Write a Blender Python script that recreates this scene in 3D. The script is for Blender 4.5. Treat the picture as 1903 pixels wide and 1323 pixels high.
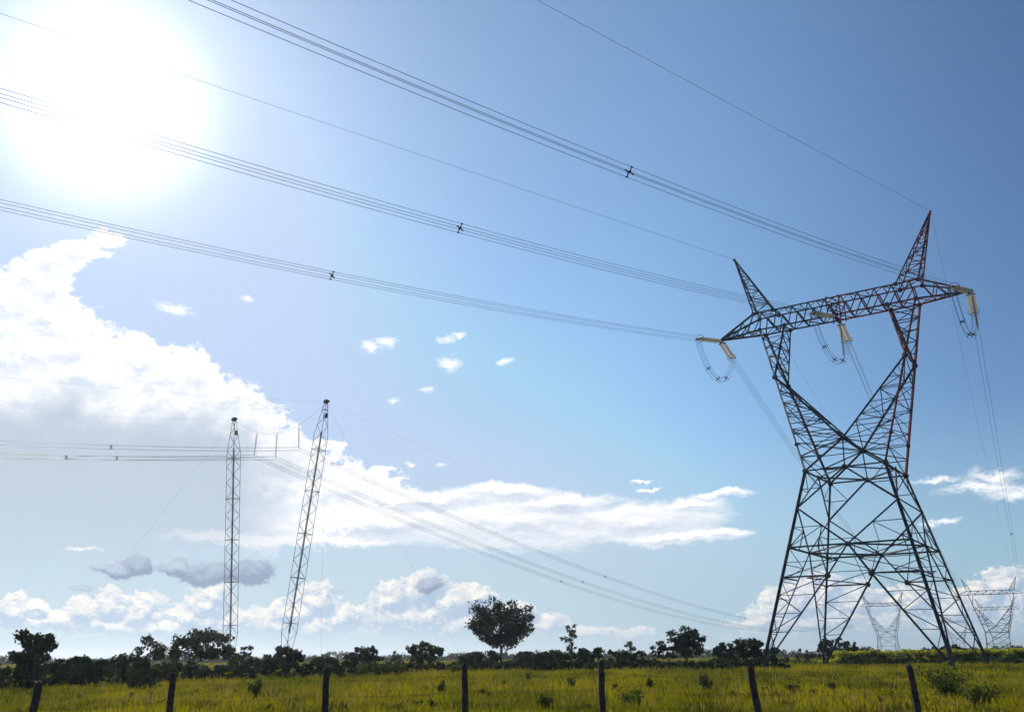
import bpy, math, random
import numpy as np
from mathutils import Vector, Matrix
random.seed(7); RNG = np.random.default_rng(7)
for o in list(bpy.data.objects): bpy.data.objects.remove(o)
SC = bpy.context.scene; COL = SC.collection

# ------------------------------------------------------------ camera
PW, PH = 1903.0, 1323.0
FOC, PITCH, ROLL, EYE = 1702.23, 0.3159, -0.0073, 1.8
cf = Vector((0, math.cos(PITCH), math.sin(PITCH))); cr0 = Vector((1, 0, 0)); cu0 = cr0.cross(cf)
cr = cr0*math.cos(ROLL) + cu0*math.sin(ROLL); cu = cu0*math.cos(ROLL) - cr0*math.sin(ROLL)
cam = bpy.data.objects.new('camera', bpy.data.cameras.new('camera')); COL.objects.link(cam)
cam.matrix_world = Matrix(((cr.x, cu.x, -cf.x, 0), (cr.y, cu.y, -cf.y, 0), (cr.z, cu.z, -cf.z, EYE), (0, 0, 0, 1)))
cam.data.sensor_width = 36; cam.data.lens = FOC/PW*36; cam.data.clip_start = .1; cam.data.clip_end = 20000
SC.camera = cam
def ray(u, v):
    d = cf*FOC + cr*(u-PW/2) + cu*(PH/2-v); return d.normalized()
def at(u, v, dist):                      # world point seen at (u, v), at horizontal distance dist
    d = ray(u, v); h = math.hypot(d.x, d.y); return Vector((0, 0, EYE)) + d*(dist/h)
def azel(u, v):
    d = ray(u, v); return math.degrees(math.atan2(d.x, d.y)), math.degrees(math.asin(d.z))

# ------------------------------------------------------------ sun, sky, exposure
SUND = ray(196, 186)
SUN_EL = math.asin(SUND.z); SUN_AZ = math.atan2(SUND.x, SUND.y)
sun = bpy.data.objects.new('sun', bpy.data.lights.new('sun', 'SUN')); COL.objects.link(sun)
sun.data.energy = 4.0; sun.data.angle = math.radians(.5); sun.data.color = (1, .95, .86)
sun.rotation_euler = SUND.to_track_quat('Z', 'Y').to_euler()
SC.view_settings.view_transform = 'Standard'; SC.view_settings.look = 'None'
SC.view_settings.exposure = 0.0; SC.view_settings.gamma = 1; SC.view_settings.use_curve_mapping = False

class N:                                  # a small expression writer for shader node trees
    def __init__(s, nt): s.nt = nt
    def new(s, t, **k):
        n = s.nt.nodes.new(t)
        for a, b in k.items(): setattr(n, a, b)
        return n
    def put(s, sock, v):
        if hasattr(v, 'is_output'): s.nt.links.new(v, sock)
        elif v is not None: sock.default_value = v
    def m(s, op, a, b=None, c=None, clamp=False):
        n = s.new('ShaderNodeMath', operation=op, use_clamp=clamp)
        for i, v in enumerate((a, b, c)): s.put(n.inputs[i], v)
        return n.outputs[0]
    def v(s, op, a, b=None, c=None, out=0):
        n = s.new('ShaderNodeVectorMath', operation=op)
        for i, x in enumerate((a, b, c)): s.put(n.inputs[i], x)
        return n.outputs[out]
    def xyz(s, x, y, z):
        n = s.new('ShaderNodeCombineXYZ'); s.put(n.inputs[0], x); s.put(n.inputs[1], y); s.put(n.inputs[2], z); return n.outputs[0]
    def sep(s, v):
        n = s.new('ShaderNodeSeparateXYZ'); s.put(n.inputs[0], v); return n.outputs
    def noise(s, v, scale, detail=5, rough=.5, color=False, dist=0):
        n = s.new('ShaderNodeTexNoise'); s.put(n.inputs['Vector'], v); n.inputs['Scale'].default_value = scale
        n.inputs['Detail'].default_value = detail; n.inputs['Roughness'].default_value = rough; n.inputs['Distortion'].default_value = dist
        return n.outputs[1 if color else 0]
    def ramp(s, f, lo, hi, a=0., b=1.):   # smooth step
        n = s.new('ShaderNodeMapRange', interpolation_type='SMOOTHSTEP'); s.put(n.inputs[0], f)
        for i, x in enumerate((lo, hi, a, b)): s.put(n.inputs[i+1], x)
        return n.outputs[0]
    def mix(s, f, a, b, bt='MIX'):
        n = s.new('ShaderNodeMix', data_type='RGBA', blend_type=bt); s.put(n.inputs[0], f)
        for i, x in ((6, a), (7, b)):
            if isinstance(x, tuple): x = (*x, 1) if len(x) == 3 else x
            s.put(n.inputs[i], x)
        return n.outputs[2]

def to_deg(blobs):                         # cloud cores as azimuth, elevation and radii in degrees
    k = math.degrees(1/FOC); r = []
    for (u, v, ru, rv) in blobs:
        a, b = azel(u, v); d = ray(u, v); r.append((a, b, ru*k/math.hypot(d.x, d.y), rv*k))
    return r
def blob_group(name, blobs, sm=.25):
    """Node group: (az, el) in degrees -> 1 - smallest scaled distance to a set of cloud cores."""
    g = bpy.data.node_groups.new(name, 'ShaderNodeTree')
    g.interface.new_socket('P', in_out='INPUT', socket_type='NodeSocketVector')
    g.interface.new_socket('F', in_out='OUTPUT', socket_type='NodeSocketFloat')
    e = N(g); gi = e.new('NodeGroupInput'); go = e.new('NodeGroupOutput'); acc = None
    for (a, b, ra, rb) in blobs:
        sx, sy = 1/ra, 1/rb
        d = e.v('LENGTH', e.v('MULTIPLY_ADD', gi.outputs[0], (sx, sy, 0), (-a*sx, -b*sy, 0)), out='Value')
        acc = d if acc is None else e.m('SMOOTH_MIN', acc, d, sm)
    e.put(go.inputs[0], e.m('SUBTRACT', 1.0, acc)); return g

CUM_LEFT = [(196, 452, 24, 14), (150, 470, 38, 15), (105, 490, 36, 17), (62, 512, 34, 18), (98, 535, 26, 26), (20, 560, 70, 40), (90, 590, 50, 34),
            (20, 640, 140, 80), (130, 640, 48, 46), (160, 690, 90, 60), (255, 668, 50, 40), (300, 700, 80, 50), (368, 690, 34, 42),
            (330, 760, 110, 70), (420, 735, 34, 26), (430, 800, 70, 55), (200, 790, 240, 90), (0, 780, 180, 120), (510, 850, 90, 46),
            (505, 793, 20, 12), (610, 822, 26, 10), (470, 900, 170, 60), (600, 905, 130, 44), (100, 900, 300, 120), (330, 960, 260, 56), (560, 860, 70, 30)]
BAND = [(620, 920, 120, 36), (780, 925, 150, 22), (945, 915, 90, 17), (1030, 935, 130, 22), (700, 975, 210, 40), (950, 970, 260, 52),
        (1180, 965, 170, 38), (1340, 920, 56, 9), (1280, 940, 60, 14), (1340, 990, 60, 9), (1240, 1000, 120, 14), (640, 1008, 120, 10), (450, 1000, 140, 12), (1200, 905, 26, 4), (1190, 888, 20, 3)]
HORIZ = [(32, 1138, 22, 26), (75, 1125, 16, 9), (110, 1150, 50, 16), (160, 1140, 34, 24), (205, 1128, 30, 30), (200, 1160, 80, 18), (265, 1135, 38, 28), (300, 1160, 60, 18),
         (345, 1150, 40, 24), (385, 1130, 36, 36), (400, 1108, 26, 24), (410, 1160, 70, 24), (500, 1160, 46, 28), (545, 1135, 46, 26), (585, 1115, 36, 28), (590, 1160, 80, 24),
         (640, 1150, 36, 24), (730, 1115, 36, 34), (790, 1095, 40, 26), (770, 1150, 90, 36), (850, 1120, 46, 26), (885, 1110, 36, 18), (880, 1165, 110, 26), (960, 1140, 36, 22),
         (1015, 1160, 36, 22), (1090, 1176, 60, 12), (1170, 1180, 50, 12), (1420, 1150, 36, 20), (1470, 1125, 50, 28), (1530, 1110, 46, 32), (1500, 1165, 120, 34),
         (1590, 1130, 60, 36), (1650, 1160, 90, 34), (1700, 1120, 50, 26), (1780, 1140, 60, 26), (1830, 1105, 40, 22), (1872, 1085, 40, 26), (1900, 1110, 60, 44), (1780, 1175, 140, 24)]
DARK = [(225, 1058, 42, 14), (258, 1050, 26, 20), (190, 1055, 28, 8), (330, 1055, 34, 13), (400, 1062, 70, 21), (470, 1058, 42, 24), (148, 1090, 22, 6), (800, 1086, 28, 15), (625, 1097, 16, 5)]
PUFF = [(325, 571, 32, 8), (456, 556, 11, 7), (690, 642, 22, 12), (720, 630, 22, 9), (838, 671, 24, 15), (826, 628, 20, 7), (852, 620, 15, 6), (940, 678, 20, 6),
        (790, 722, 14, 6), (735, 741, 12, 5), (765, 858, 15, 5), (824, 861, 13, 4), (1846, 880, 36, 15), (1830, 902, 66, 12), (1890, 912, 50, 12),
        (1740, 888, 46, 5), (1758, 968, 26, 5), (1730, 975, 14, 4), (150, 1015, 30, 5), (500, 785, 18, 9)]

CLOUD_INPUTS = ('P', 'P2', 'tos', 'base', 'az', 'el')
def cloud_zone(sets):
    """Node group: the sky of one zone, with the clouds that reach into it."""
    g = bpy.data.node_groups.new('cloud zone', 'ShaderNodeTree'); e = N(g)
    for nm in CLOUD_INPUTS: g.interface.new_socket(nm, in_out='INPUT', socket_type='NodeSocketFloat' if nm in ('az', 'el') else 'NodeSocketVector')
    g.interface.new_socket('Background', in_out='OUTPUT', socket_type='NodeSocketShader')
    gi = e.new('NodeGroupInput'); go = e.new('NodeGroupOutput')
    P, P2, tos, base, az, el = [gi.outputs[i] for i in range(6)]
    def billow(Q, sc, det, ro):            # cauliflower like relief
        n = e.noise(Q, sc, det, ro); return e.m('SUBTRACT', 1.0, e.m('MULTIPLY', e.m('ABSOLUTE', e.m('SUBTRACT', n, .5)), 4.0))
    def layer(blobs, sm, amp, bsc, soft, off, stretch=(1, 1.5, 1)):
        grp = blob_group('cloud cores', blobs, sm)
        def fld(Q, Qn):
            gnode = e.new('ShaderNodeGroup'); gnode.node_tree = grp; e.put(gnode.inputs[0], Q)
            b = e.m('MULTIPLY', e.m('SUBTRACT', billow(e.v('MULTIPLY', Qn, stretch), bsc, 7, .62), .45), amp)
            return e.m('ADD', gnode.outputs[0], b)
        f0 = fld(P2, P); d = e.new('ShaderNodeVectorMath', operation='SCALE'); e.put(d.inputs[0], tos); d.inputs['Scale'].default_value = off
        f1 = fld(e.v('ADD', P2, d.outputs[0]), e.v('ADD', P, d.outputs[0]))
        return f0, e.m('SUBTRACT', f0, f1), e.ramp(f0, 0.0, soft)
    def over(c, cov, colr, k): return e.mix(e.m('MULTIPLY', cov, k), c, colr)
    def shade(f, lit, lo, hi, body, rim, klit=2.0, bias=.35):
        t = e.ramp(f, lo, hi)                       # optical depth: thin rims glow, thick cores are grey
        l = e.m('ADD', e.m('MULTIPLY', lit, klit), bias, clamp=True)
        k = e.m('MULTIPLY', e.m('SUBTRACT', 1.0, l), e.m('ADD', .15, e.m('MULTIPLY', t, .85)), clamp=True)
        return e.mix(k, rim, body)
    white = (1.15, 1.13, 1.12)
    belly_n = e.m('MULTIPLY', e.m('SUBTRACT', e.noise(P, .28, 4, .5), .5), 7.0)
    c = base
    if sets['band']:
        f, l, cov = layer(sets['band'], .3, .42, .5, .6, .5, (.45, 1.5, 1))
        c = over(c, cov, shade(f, l, .05, .8, (.66, .73, .85), white, 1.7, .45), .92)
    if sets['bank']:
        f, l, cov = layer(sets['bank'], .3, .80, .48, .26, .5)
        belly = e.m('MULTIPLY', e.ramp(e.m('ADD', el, belly_n), 15.4, 11.6), e.ramp(az, -11.0, -18.0))
        bank = e.mix(belly, shade(f, l, .1, .9, (.78, .85, .95), white, 1.7, .55), (.52, .61, .72))
        c = over(c, e.m('MULTIPLY', cov, e.ramp(el, 2.0, 9.5)), bank, .94)
    if sets['horiz']:
        f, l, cov = layer(sets['horiz'], .22, .70, .80, .24, .4)
        c = over(c, e.m('MULTIPLY', cov, e.ramp(el, .3, 2.2)), shade(f, l, .0, .34, (.42, .55, .73), (1.02, .98, .92), 1.5, .20), .95)
    if sets['dark']:
        f, l, cov = layer(sets['dark'], .25, .42, .8, .40, .4)
        c = over(c, cov, shade(f, l, .0, .4, (.24, .32, .47), (.52, .61, .74), 1.0, .05), .95)
    if sets['puff']:
        f, l, cov = layer(sets['puff'], .25, .95, 1.1, 1.5, .2, (.65, 1.3, 1))
        c = over(c, cov, white, .92)
    b = e.new('ShaderNodeBackground'); e.put(b.inputs[0], c); g.links.new(b.outputs[0], go.inputs[0]); return g
AUR = (1.3, .34, .0)                       # strengths of the three aureole terms
SKY_K = .091
def make_world():
    w = bpy.data.worlds.new('World'); SC.world = w; w.use_nodes = True
    nt = w.node_tree; nt.nodes.clear(); e = N(nt)
    out = e.new('ShaderNodeOutputWorld')
    sky = e.new('ShaderNodeTexSky', sky_type='NISHITA', sun_disc=False)
    sky.sun_elevation = SUN_EL; sky.sun_rotation = SUN_AZ
    sky.altitude = 300; sky.air_density = 1.0; sky.dust_density = .3; sky.ozone_density = 6.0
    tc = e.new('ShaderNodeTexCoord'); D = e.v('NORMALIZE', tc.outputs['Generated'])
    x, y, z = e.sep(D)
    az = e.m('MULTIPLY', e.m('ARCTAN2', x, y), 57.29578); el = e.m('MULTIPLY', e.m('ARCSINE', z), 57.29578)
    P = e.xyz(az, el, 0.0)
    # thin, bright veil of forward scattered light round the sun (aureole)
    cosg = e.v('DOT_PRODUCT', D, tuple(SUND), out='Value')
    ang = e.m('MULTIPLY', e.m('ARCCOSINE', e.m('MINIMUM', cosg, .999999)), 57.29578)
    a1 = e.m('MULTIPLY', e.m('EXPONENT', e.m('MULTIPLY', e.m('POWER', e.m('DIVIDE', ang, 4.3), 2.0), -1.0)), AUR[0])
    a2 = e.m('MULTIPLY', e.m('EXPONENT', e.m('DIVIDE', ang, -8.0)), AUR[1])
    a3 = e.m('MULTIPLY', e.m('EXPONENT', e.m('DIVIDE', ang, -20.0)), AUR[2])
    aur = e.m('ADD', e.m('ADD', a1, a2), a3)
    near = e.ramp(ang, 58.0, 30.0)          # the hazy air is brighter towards the sun
    gain = e.v('MULTIPLY_ADD', e.xyz(near, near, near), (.78, .71, .46), (.94, .99, 1.0))
    base = e.v('MULTIPLY', e.v('SCALE', sky.outputs[0]), gain)
    base.node.inputs[0].links[0].from_node.inputs['Scale'].default_value = SKY_K
    base = e.v('MINIMUM', base, (.49, .635, .88))
    low = e.ramp(el, 15.0, 1.0)
    hz = e.mix(e.ramp(ang, 60.0, 30.0), (.35, .55, .68), (.53, .69, .76))
    base = e.mix(e.m('MULTIPLY', low, .92), base, hz)
    au = e.v('SCALE', (.98, .95, .95)); e.put(au.node.inputs['Scale'], aur)
    base = e.v('ADD', base, au)
    # --- clouds
    wn = e.v('SUBTRACT', e.noise(P, .22, 2, .5, True), (.5, .5, .5)); wn2 = e.v('SUBTRACT', e.noise(P, .9, 6, .70, True), (.5, .5, .5))
    warp = e.v('ADD', e.v('SCALE', wn), e.v('SCALE', wn2))
    for nd, s in ((warp.node.inputs[0].links[0].from_node, 1.2), (warp.node.inputs[1].links[0].from_node, 1.1)): nd.inputs['Scale'].default_value = s
    P2 = e.v('ADD', P, warp)
    saz, sel = math.degrees(SUN_AZ), math.degrees(SUN_EL)
    tos = e.v('NORMALIZE', e.v('SUBTRACT', (saz, sel, 0.0), P))
    SETS = dict(band=to_deg(BAND), bank=to_deg(CUM_LEFT), horiz=to_deg(HORIZ), dark=to_deg(DARK), puff=to_deg(PUFF))
    def near_zone(bl, zn):
        a0, a1, b0, b1 = zn; r = []
        for (a, b, ra, rb) in bl:
            dx = max(a0-a, 0, a-a1); dy = max(b0-b, 0, b-b1); dx = max(dx-.9, 0); dy = max(dy-.9, 0)
            if math.hypot(dx/ra, dy/rb) < 1.75: r.append((a, b, ra, rb))
        return r
    def build(zn, sets, depth=0):               # split the sky into zones so that each ray only meets the clouds near it
        sets = {k: near_zone(v, zn) for k, v in sets.items()}
        n = sum(map(len, sets.values()))
        if n <= 7 or depth >= 6:
            gn = e.new('ShaderNodeGroup'); gn.node_tree = cloud_zone(sets)
            for i, x in enumerate((P, P2, tos, base, az, el)): e.put(gn.inputs[i], x)
            return gn.outputs[0]
        a0, a1, b0, b1 = zn
        if (a1-a0) > (b1-b0)*1.6: m_ = (a0+a1)/2; z1, z2 = (a0, m_, b0, b1), (m_, a1, b0, b1); ax = az
        else: m_ = (b0+b1)/2; z1, z2 = (a0, a1, b0, m_), (a0, a1, m_, b1); ax = el
        mx = e.new('ShaderNodeMixShader'); e.put(mx.inputs[0], e.m('GREATER_THAN', ax, m_))
        nt.links.new(build(z1, sets, depth+1), mx.inputs[1]); nt.links.new(build(z2, sets, depth+1), mx.inputs[2]); return mx.outputs[0]
    inside = e.m('MULTIPLY', e.m('MULTIPLY', e.m('GREATER_THAN', el, .3), e.m('LESS_THAN', el, 30.0)), e.m('LESS_THAN', e.m('ABSOLUTE', az), 44.0))
    mx = e.new('ShaderNodeMixShader'); e.put(mx.inputs[0], inside)
    bb = e.new('ShaderNodeBackground'); e.put(bb.inputs[0], base)
    nt.links.new(bb.outputs[0], mx.inputs[1]); nt.links.new(build((-44, 44, .3, 30), SETS), mx.inputs[2])
    nt.links.new(mx.outputs[0], out.inputs[0])
    w.cycles.sampling_method = 'MANUAL'; w.cycles.sample_map_resolution = 512
    return w
make_world()

# ------------------------------------------------------------ materials
def mat(name, colour, rough=.6, metal=0., noise=None, trans=0., spec=.5):
    """noise = (scale, second colour, contrast lo, hi): wear and natural variation in object space."""
    m = bpy.data.materials.new(name); m.use_nodes = True; nt = m.node_tree; e = N(nt); p = nt.nodes['Principled BSDF']
    p.inputs['Roughness'].default_value = rough; p.inputs['Metallic'].default_value = metal; p.inputs['Specular IOR Level'].default_value = spec
    col = (*colour, 1)
    if noise:
        tc = e.new('ShaderNodeTexCoord'); n = e.noise(tc.outputs['Object'], noise[0], 4, .6)
        col = e.mix(e.ramp(n, noise[2], noise[3]), colour, noise[1])
    e.put(p.inputs['Base Color'], col)
    if trans:
        t = e.new('ShaderNodeBsdfTranslucent'); e.put(t.inputs[0], col)
        mx = e.new('ShaderNodeMixShader'); mx.inputs[0].default_value = trans
        out = nt.nodes['Material Output']; nt.links.new(p.outputs[0], mx.inputs[1]); nt.links.new(t.outputs[0], mx.inputs[2]); nt.links.new(mx.outputs[0], out.inputs[0])
    return m
M = {}
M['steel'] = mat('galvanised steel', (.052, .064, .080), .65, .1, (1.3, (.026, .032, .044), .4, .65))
M['red'] = mat('red oxide paint', (.40, .034, .022), .6, 0, (.9, (.085, .038, .040), .44, .60), spec=.2)
M['plate'] = mat('gusset steel', (.10, .11, .13), .6, .3, (2., (.05, .05, .055), .4, .6))
M['wire'] = mat('weathered aluminium cable', (.16, .18, .21), .55, .5, (.5, (.10, .115, .14), .4, .6))
M['clamp'] = mat('dark spacer clamp', (.02, .022, .026), .6, .3, (20, (.04, .04, .045), .4, .6))
M['glass'] = mat('toughened glass disc', (.92, .90, .82), .25, 0, (6, (.84, .80, .68), .4, .7), trans=.5)
M['glassold'] = mat('brown glass disc', (.72, .46, .18), .3, 0, (6, (.45, .22, .06), .4, .7), trans=.4)
M['bark'] = mat('bark', (.075, .058, .042), .9, 0, (5, (.03, .024, .018), .35, .65))
M['post'] = mat('weathered fence post', (.085, .052, .040), .85, 0, (9, (.03, .018, .016), .35, .65))
M['barbed'] = mat('rusty fence wire', (.10, .07, .055), .7, .3, (12, (.05, .03, .02), .4, .6))
M['leaf_dark'] = mat('dark leaves', (.038, .060, .020), .65, 0, (.55, (.020, .034, .013), .38, .62), trans=.15, spec=.12)
M['leaf_olive'] = mat('olive leaves', (.065, .085, .024), .65, 0, (.6, (.030, .042, .016), .38, .62), trans=.25, spec=.12)
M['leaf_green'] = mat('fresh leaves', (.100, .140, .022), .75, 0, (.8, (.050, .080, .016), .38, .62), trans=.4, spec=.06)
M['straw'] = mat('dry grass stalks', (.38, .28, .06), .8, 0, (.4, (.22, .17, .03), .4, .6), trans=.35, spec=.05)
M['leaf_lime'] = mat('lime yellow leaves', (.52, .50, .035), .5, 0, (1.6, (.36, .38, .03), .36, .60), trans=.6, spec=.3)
M['weed'] = mat('weed leaves', (.075, .095, .020), .7, 0, (3., (.035, .050, .012), .38, .62), trans=.42, spec=.08)
def ground_mat():
    m = bpy.data.materials.new('pasture ground'); m.use_nodes = True; nt = m.node_tree; e = N(nt); p = nt.nodes['Principled BSDF']
    tc = e.new('ShaderNodeTexCoord'); P = tc.outputs['Object']
    a = e.ramp(e.noise(P, .09, 4, .55), .38, .62); b = e.ramp(e.noise(P, .9, 5, .6), .35, .7)
    c = e.mix(a, (.085, .085, .016), (.060, .072, .014)); c = e.mix(b, c, (.075, .055, .020)); e.put(p.inputs['Base Color'], c)
    p.inputs['Roughness'].default_value = 1; p.inputs['Specular IOR Level'].default_value = 0; return m
def grass_mat():
    m = bpy.data.materials.new('grass blades'); m.use_nodes = True; nt = m.node_tree; e = N(nt); p = nt.nodes['Principled BSDF']
    tc = e.new('ShaderNodeTexCoord'); P = tc.outputs['Object']
    a = e.ramp(e.noise(e.v('MULTIPLY', P, (1, .45, 1)), .10, 5, .62), .40, .58); b = e.ramp(e.noise(P, 1.3, 4, .65), .46, .62); a2 = e.ramp(e.noise(e.v('MULTIPLY', P, (1, .5, 1)), .42, 4, .62), .50, .63)
    c = e.mix(a, (.45, .39, .006), (.20, .225, .006)); c = e.mix(e.m('MULTIPLY', b, .6), c, (.30, .20, .022)); c = e.mix(e.m('MULTIPLY', a2, .9), c, (.085, .10, .008))
    e.put(p.inputs['Base Color'], c); p.inputs['Roughness'].default_value = .6; p.inputs['Specular IOR Level'].default_value = .03
    t = e.new('ShaderNodeBsdfTranslucent'); e.put(t.inputs[0], c); mx = e.new('ShaderNodeMixShader'); mx.inputs[0].default_value = .42
    nt.links.new(p.outputs[0], mx.inputs[1]); nt.links.new(t.outputs[0], mx.inputs[2]); nt.links.new(mx.outputs[0], nt.nodes['Material Output'].inputs[0])
    return m
M['ground'] = ground_mat(); M['grass'] = grass_mat()

# ------------------------------------------------------------ object helpers
def tag(o, label=None, cat=None, group=None, kind=None):
    for k, v in (('label', label), ('category', cat), ('group', group), ('kind', kind)):
        if v: o[k] = v
    return o
def empty(name, loc, rz=0., label=None, cat=None, group=None):
    o = bpy.data.objects.new(name, None); COL.objects.link(o); o.location = loc; o.rotation_euler = (0, 0, rz)
    o.empty_display_size = .5; return tag(o, label, cat, group)
class MB:
    """Collects bars, boxes, tubes and discs; build() links them as ONE mesh object."""
    def __init__(s): s.v, s.f = [], []
    def add(s, v, f):
        n = len(s.v); s.v += [tuple(x) for x in v]; s.f += [tuple(i+n for i in q) for q in f]
    def frame(s, a, b, up=None):
        d = (b-a).normalized(); up = up or Vector((0, 0, 1))
        if abs(d.dot(up)) > .98: up = Vector((1, 0, 0))
        x = d.cross(up).normalized(); return x, x.cross(d).normalized()
    def angle(s, a, b, w, t=None, up=None, flip=False):      # rolled steel angle, an L in section
        a, b = Vector(a), Vector(b); t = t or w*.16; x, y = s.frame(a, b, up)
        if flip: x = -x
        pr = [(-.3*w, -.3*w), (.7*w, -.3*w), (.7*w, -.3*w+t), (-.3*w+t, -.3*w+t), (-.3*w+t, .7*w), (-.3*w, .7*w)]
        v = [p + x*i + y*j for p in (a, b) for i, j in pr]
        s.add(v, [(i, (i+1) % 6, (i+1) % 6+6, i+6) for i in range(6)] + [(5, 4, 3, 2, 1, 0), (6, 7, 8, 9, 10, 11)])
    def bar(s, a, b, w, h=None, up=None):
        a, b = Vector(a), Vector(b); h = h or w; x, y = s.frame(a, b, up)
        v = [p + x*i*w/2 + y*j*h/2 for p in (a, b) for i, j in ((-1, -1), (1, -1), (1, 1), (-1, 1))]
        s.add(v, [(0, 1, 5, 4), (1, 2, 6, 5), (2, 3, 7, 6), (3, 0, 4, 7), (3, 2, 1, 0), (4, 5, 6, 7)])
    def tube(s, pts, r, n=5):
        pts = [Vector(p) for p in pts]; rr = r if hasattr(r, '__len__') else [r]*len(pts); v = []
        for i, p in enumerate(pts):
            a, b = pts[max(i-1, 0)], pts[min(i+1, len(pts)-1)]; x, y = s.frame(a, b)
            v += [p + (x*math.cos(2*math.pi*k/n) + y*math.sin(2*math.pi*k/n))*rr[i] for k in range(n)]
        f = [(i*n+k, i*n+(k+1) % n, (i+1)*n+(k+1) % n, (i+1)*n+k) for i in range(len(pts)-1) for k in range(n)]
        f += [tuple(reversed(range(n))), tuple(range((len(pts)-1)*n, len(pts)*n))]; s.add(v, f)
    def lathe(s, a, b, prof, n=12):                          # profile (t along a->b in metres, radius)
        a, b = Vector(a), Vector(b); d = (b-a).normalized(); x, y = s.frame(a, b)
        v = [a + d*t + (x*math.cos(2*math.pi*k/n) + y*math.sin(2*math.pi*k/n))*max(r, .004) for t, r in prof for k in range(n)]
        s.add(v, [(i*n+k, i*n+(k+1) % n, (i+1)*n+(k+1) % n, (i+1)*n+k) for i in range(len(prof)-1) for k in range(n)])
    def build(s, name, m, parent=None, smooth=False, **k):
        me = bpy.data.meshes.new(name); me.from_pydata(s.v, [], s.f); me.materials.append(M[m] if isinstance(m, str) else m)
        if smooth: me.shade_smooth()
        o = bpy.data.objects.new(name, me); COL.objects.link(o); o.parent = parent; tag(o, **k); return o
def children(o): return [c for c in bpy.data.objects if c.parent == o]
def copy_tree(o, parent=None):
    c = o.copy(); COL.objects.link(c); c.parent = parent
    for ch in children(o): copy_tree(ch, c)
    return c
def fast_mesh(name, co, quads, m, parent=None, tris=False):
    me = bpy.data.meshes.new(name); k = quads.shape[1]
    me.vertices.add(len(co)); me.vertices.foreach_set('co', co.astype(np.float32).ravel())
    me.loops.add(quads.size); me.loops.foreach_set('vertex_index', quads.astype(np.int32).ravel())
    me.polygons.add(len(quads)); me.polygons.foreach_set('loop_start', np.arange(0, quads.size, k, dtype=np.int32))
    me.update(calc_edges=True); me.materials.append(M[m]); o = bpy.data.objects.new(name, me); COL.objects.link(o); o.parent = parent; return o

# ------------------------------------------------------------ ground, one sheet to the horizon
def sstep(t): t = np.clip(t, 0, 1); return t*t*(3-2*t)
def gz(x, y):                              # the pasture rises a little to the right and away
    x = np.asarray(x, float); y = np.asarray(y, float); r = np.hypot(x, y)
    z = .36*sstep((r-35)/50)*(.1+.9*sstep((x+45)/55)) - .2*sstep((-x-5)/18)*sstep((r-8)/12)*(1-sstep((r-60)/60))
    return z*(1-sstep((r-900)/900)) + .05*np.sin(x*.23+y*.11)*np.sin(y*.19-x*.07)*sstep((r-6)/20)
def G(x, y): return float(gz(x, y))
def make_ground():
    rr = np.concatenate([[0], np.geomspace(2, 9000, 110)]); th = np.linspace(0, 2*np.pi, 181)[:-1]
    R, T = np.meshgrid(rr[1:], th, indexing='ij'); x, y = R*np.sin(T), R*np.cos(T)
    co = np.concatenate([[[0, 0, G(0, 0)]], np.stack([x, y, gz(x, y)], -1).reshape(-1, 3)]); n = len(th)
    i, j = np.meshgrid(np.arange(len(rr)-2), np.arange(n), indexing='ij'); a = 1+i*n+j; b = 1+i*n+(j+1) % n
    q = np.stack([a, a+n, b+n, b], -1).reshape(-1, 4)
    faces = [tuple(f) for f in q.tolist()] + [(0, 1+k, 1+(k+1) % n) for k in range(n)]
    me = bpy.data.meshes.new('ground'); me.from_pydata(co.tolist(), [], faces); me.materials.append(M['ground']); me.shade_smooth()
    o = bpy.data.objects.new('ground', me); COL.objects.link(o); tag(o, 'flat pasture of yellow green grass reaching to the tree line', 'ground', kind='structure')
make_ground()

# ------------------------------------------------------------ main lattice tower
TX, TY, YAW, TZ = 34.2498, 90.5405, -.5943, .3541
BX, BY, WX, WY = 8.0269, 9.4227, 3.7734, 4.2992
ZW, ZK, Z3, ZH, HUB = 18.4518, 14.7655, 10.9835, 8.1916, .3126
ZC, ZM, ZB, ZT, YB = 21.3363, 29.0874, 35.0065, 36.9664, 1.0112
XOB, XIB, XOT, XIT = 8.0073, 5.2716, 8.5350, 6.3639
XA, ZA, XP, ZP = 12.8403, 35.0084, 10.5117, 44.3926
def TW(x, y, z):
    c, s = math.cos(YAW), math.sin(YAW); return Vector((x*c-y*s+TX, x*s+y*c+TY, z+TZ))
def lerp(a, b, t): return Vector(a)*(1-t) + Vector(b)*t
def zigzag(mb, A, B, n, w, start=0, rungs=True):             # lacing between two chords
    A0, A1 = Vector(A[0]), Vector(A[1]); B0, B1 = Vector(B[0]), Vector(B[1])
    for i in range(n):
        p, q = lerp(A0, A1, i/n), lerp(A0, A1, (i+1)/n); r, s_ = lerp(B0, B1, i/n), lerp(B0, B1, (i+1)/n)
        if (i+start) % 2: mb.angle(r, q, w)
        else: mb.angle(p, s_, w)
        if rungs and i: mb.angle(p, r, w*.85)
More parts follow.
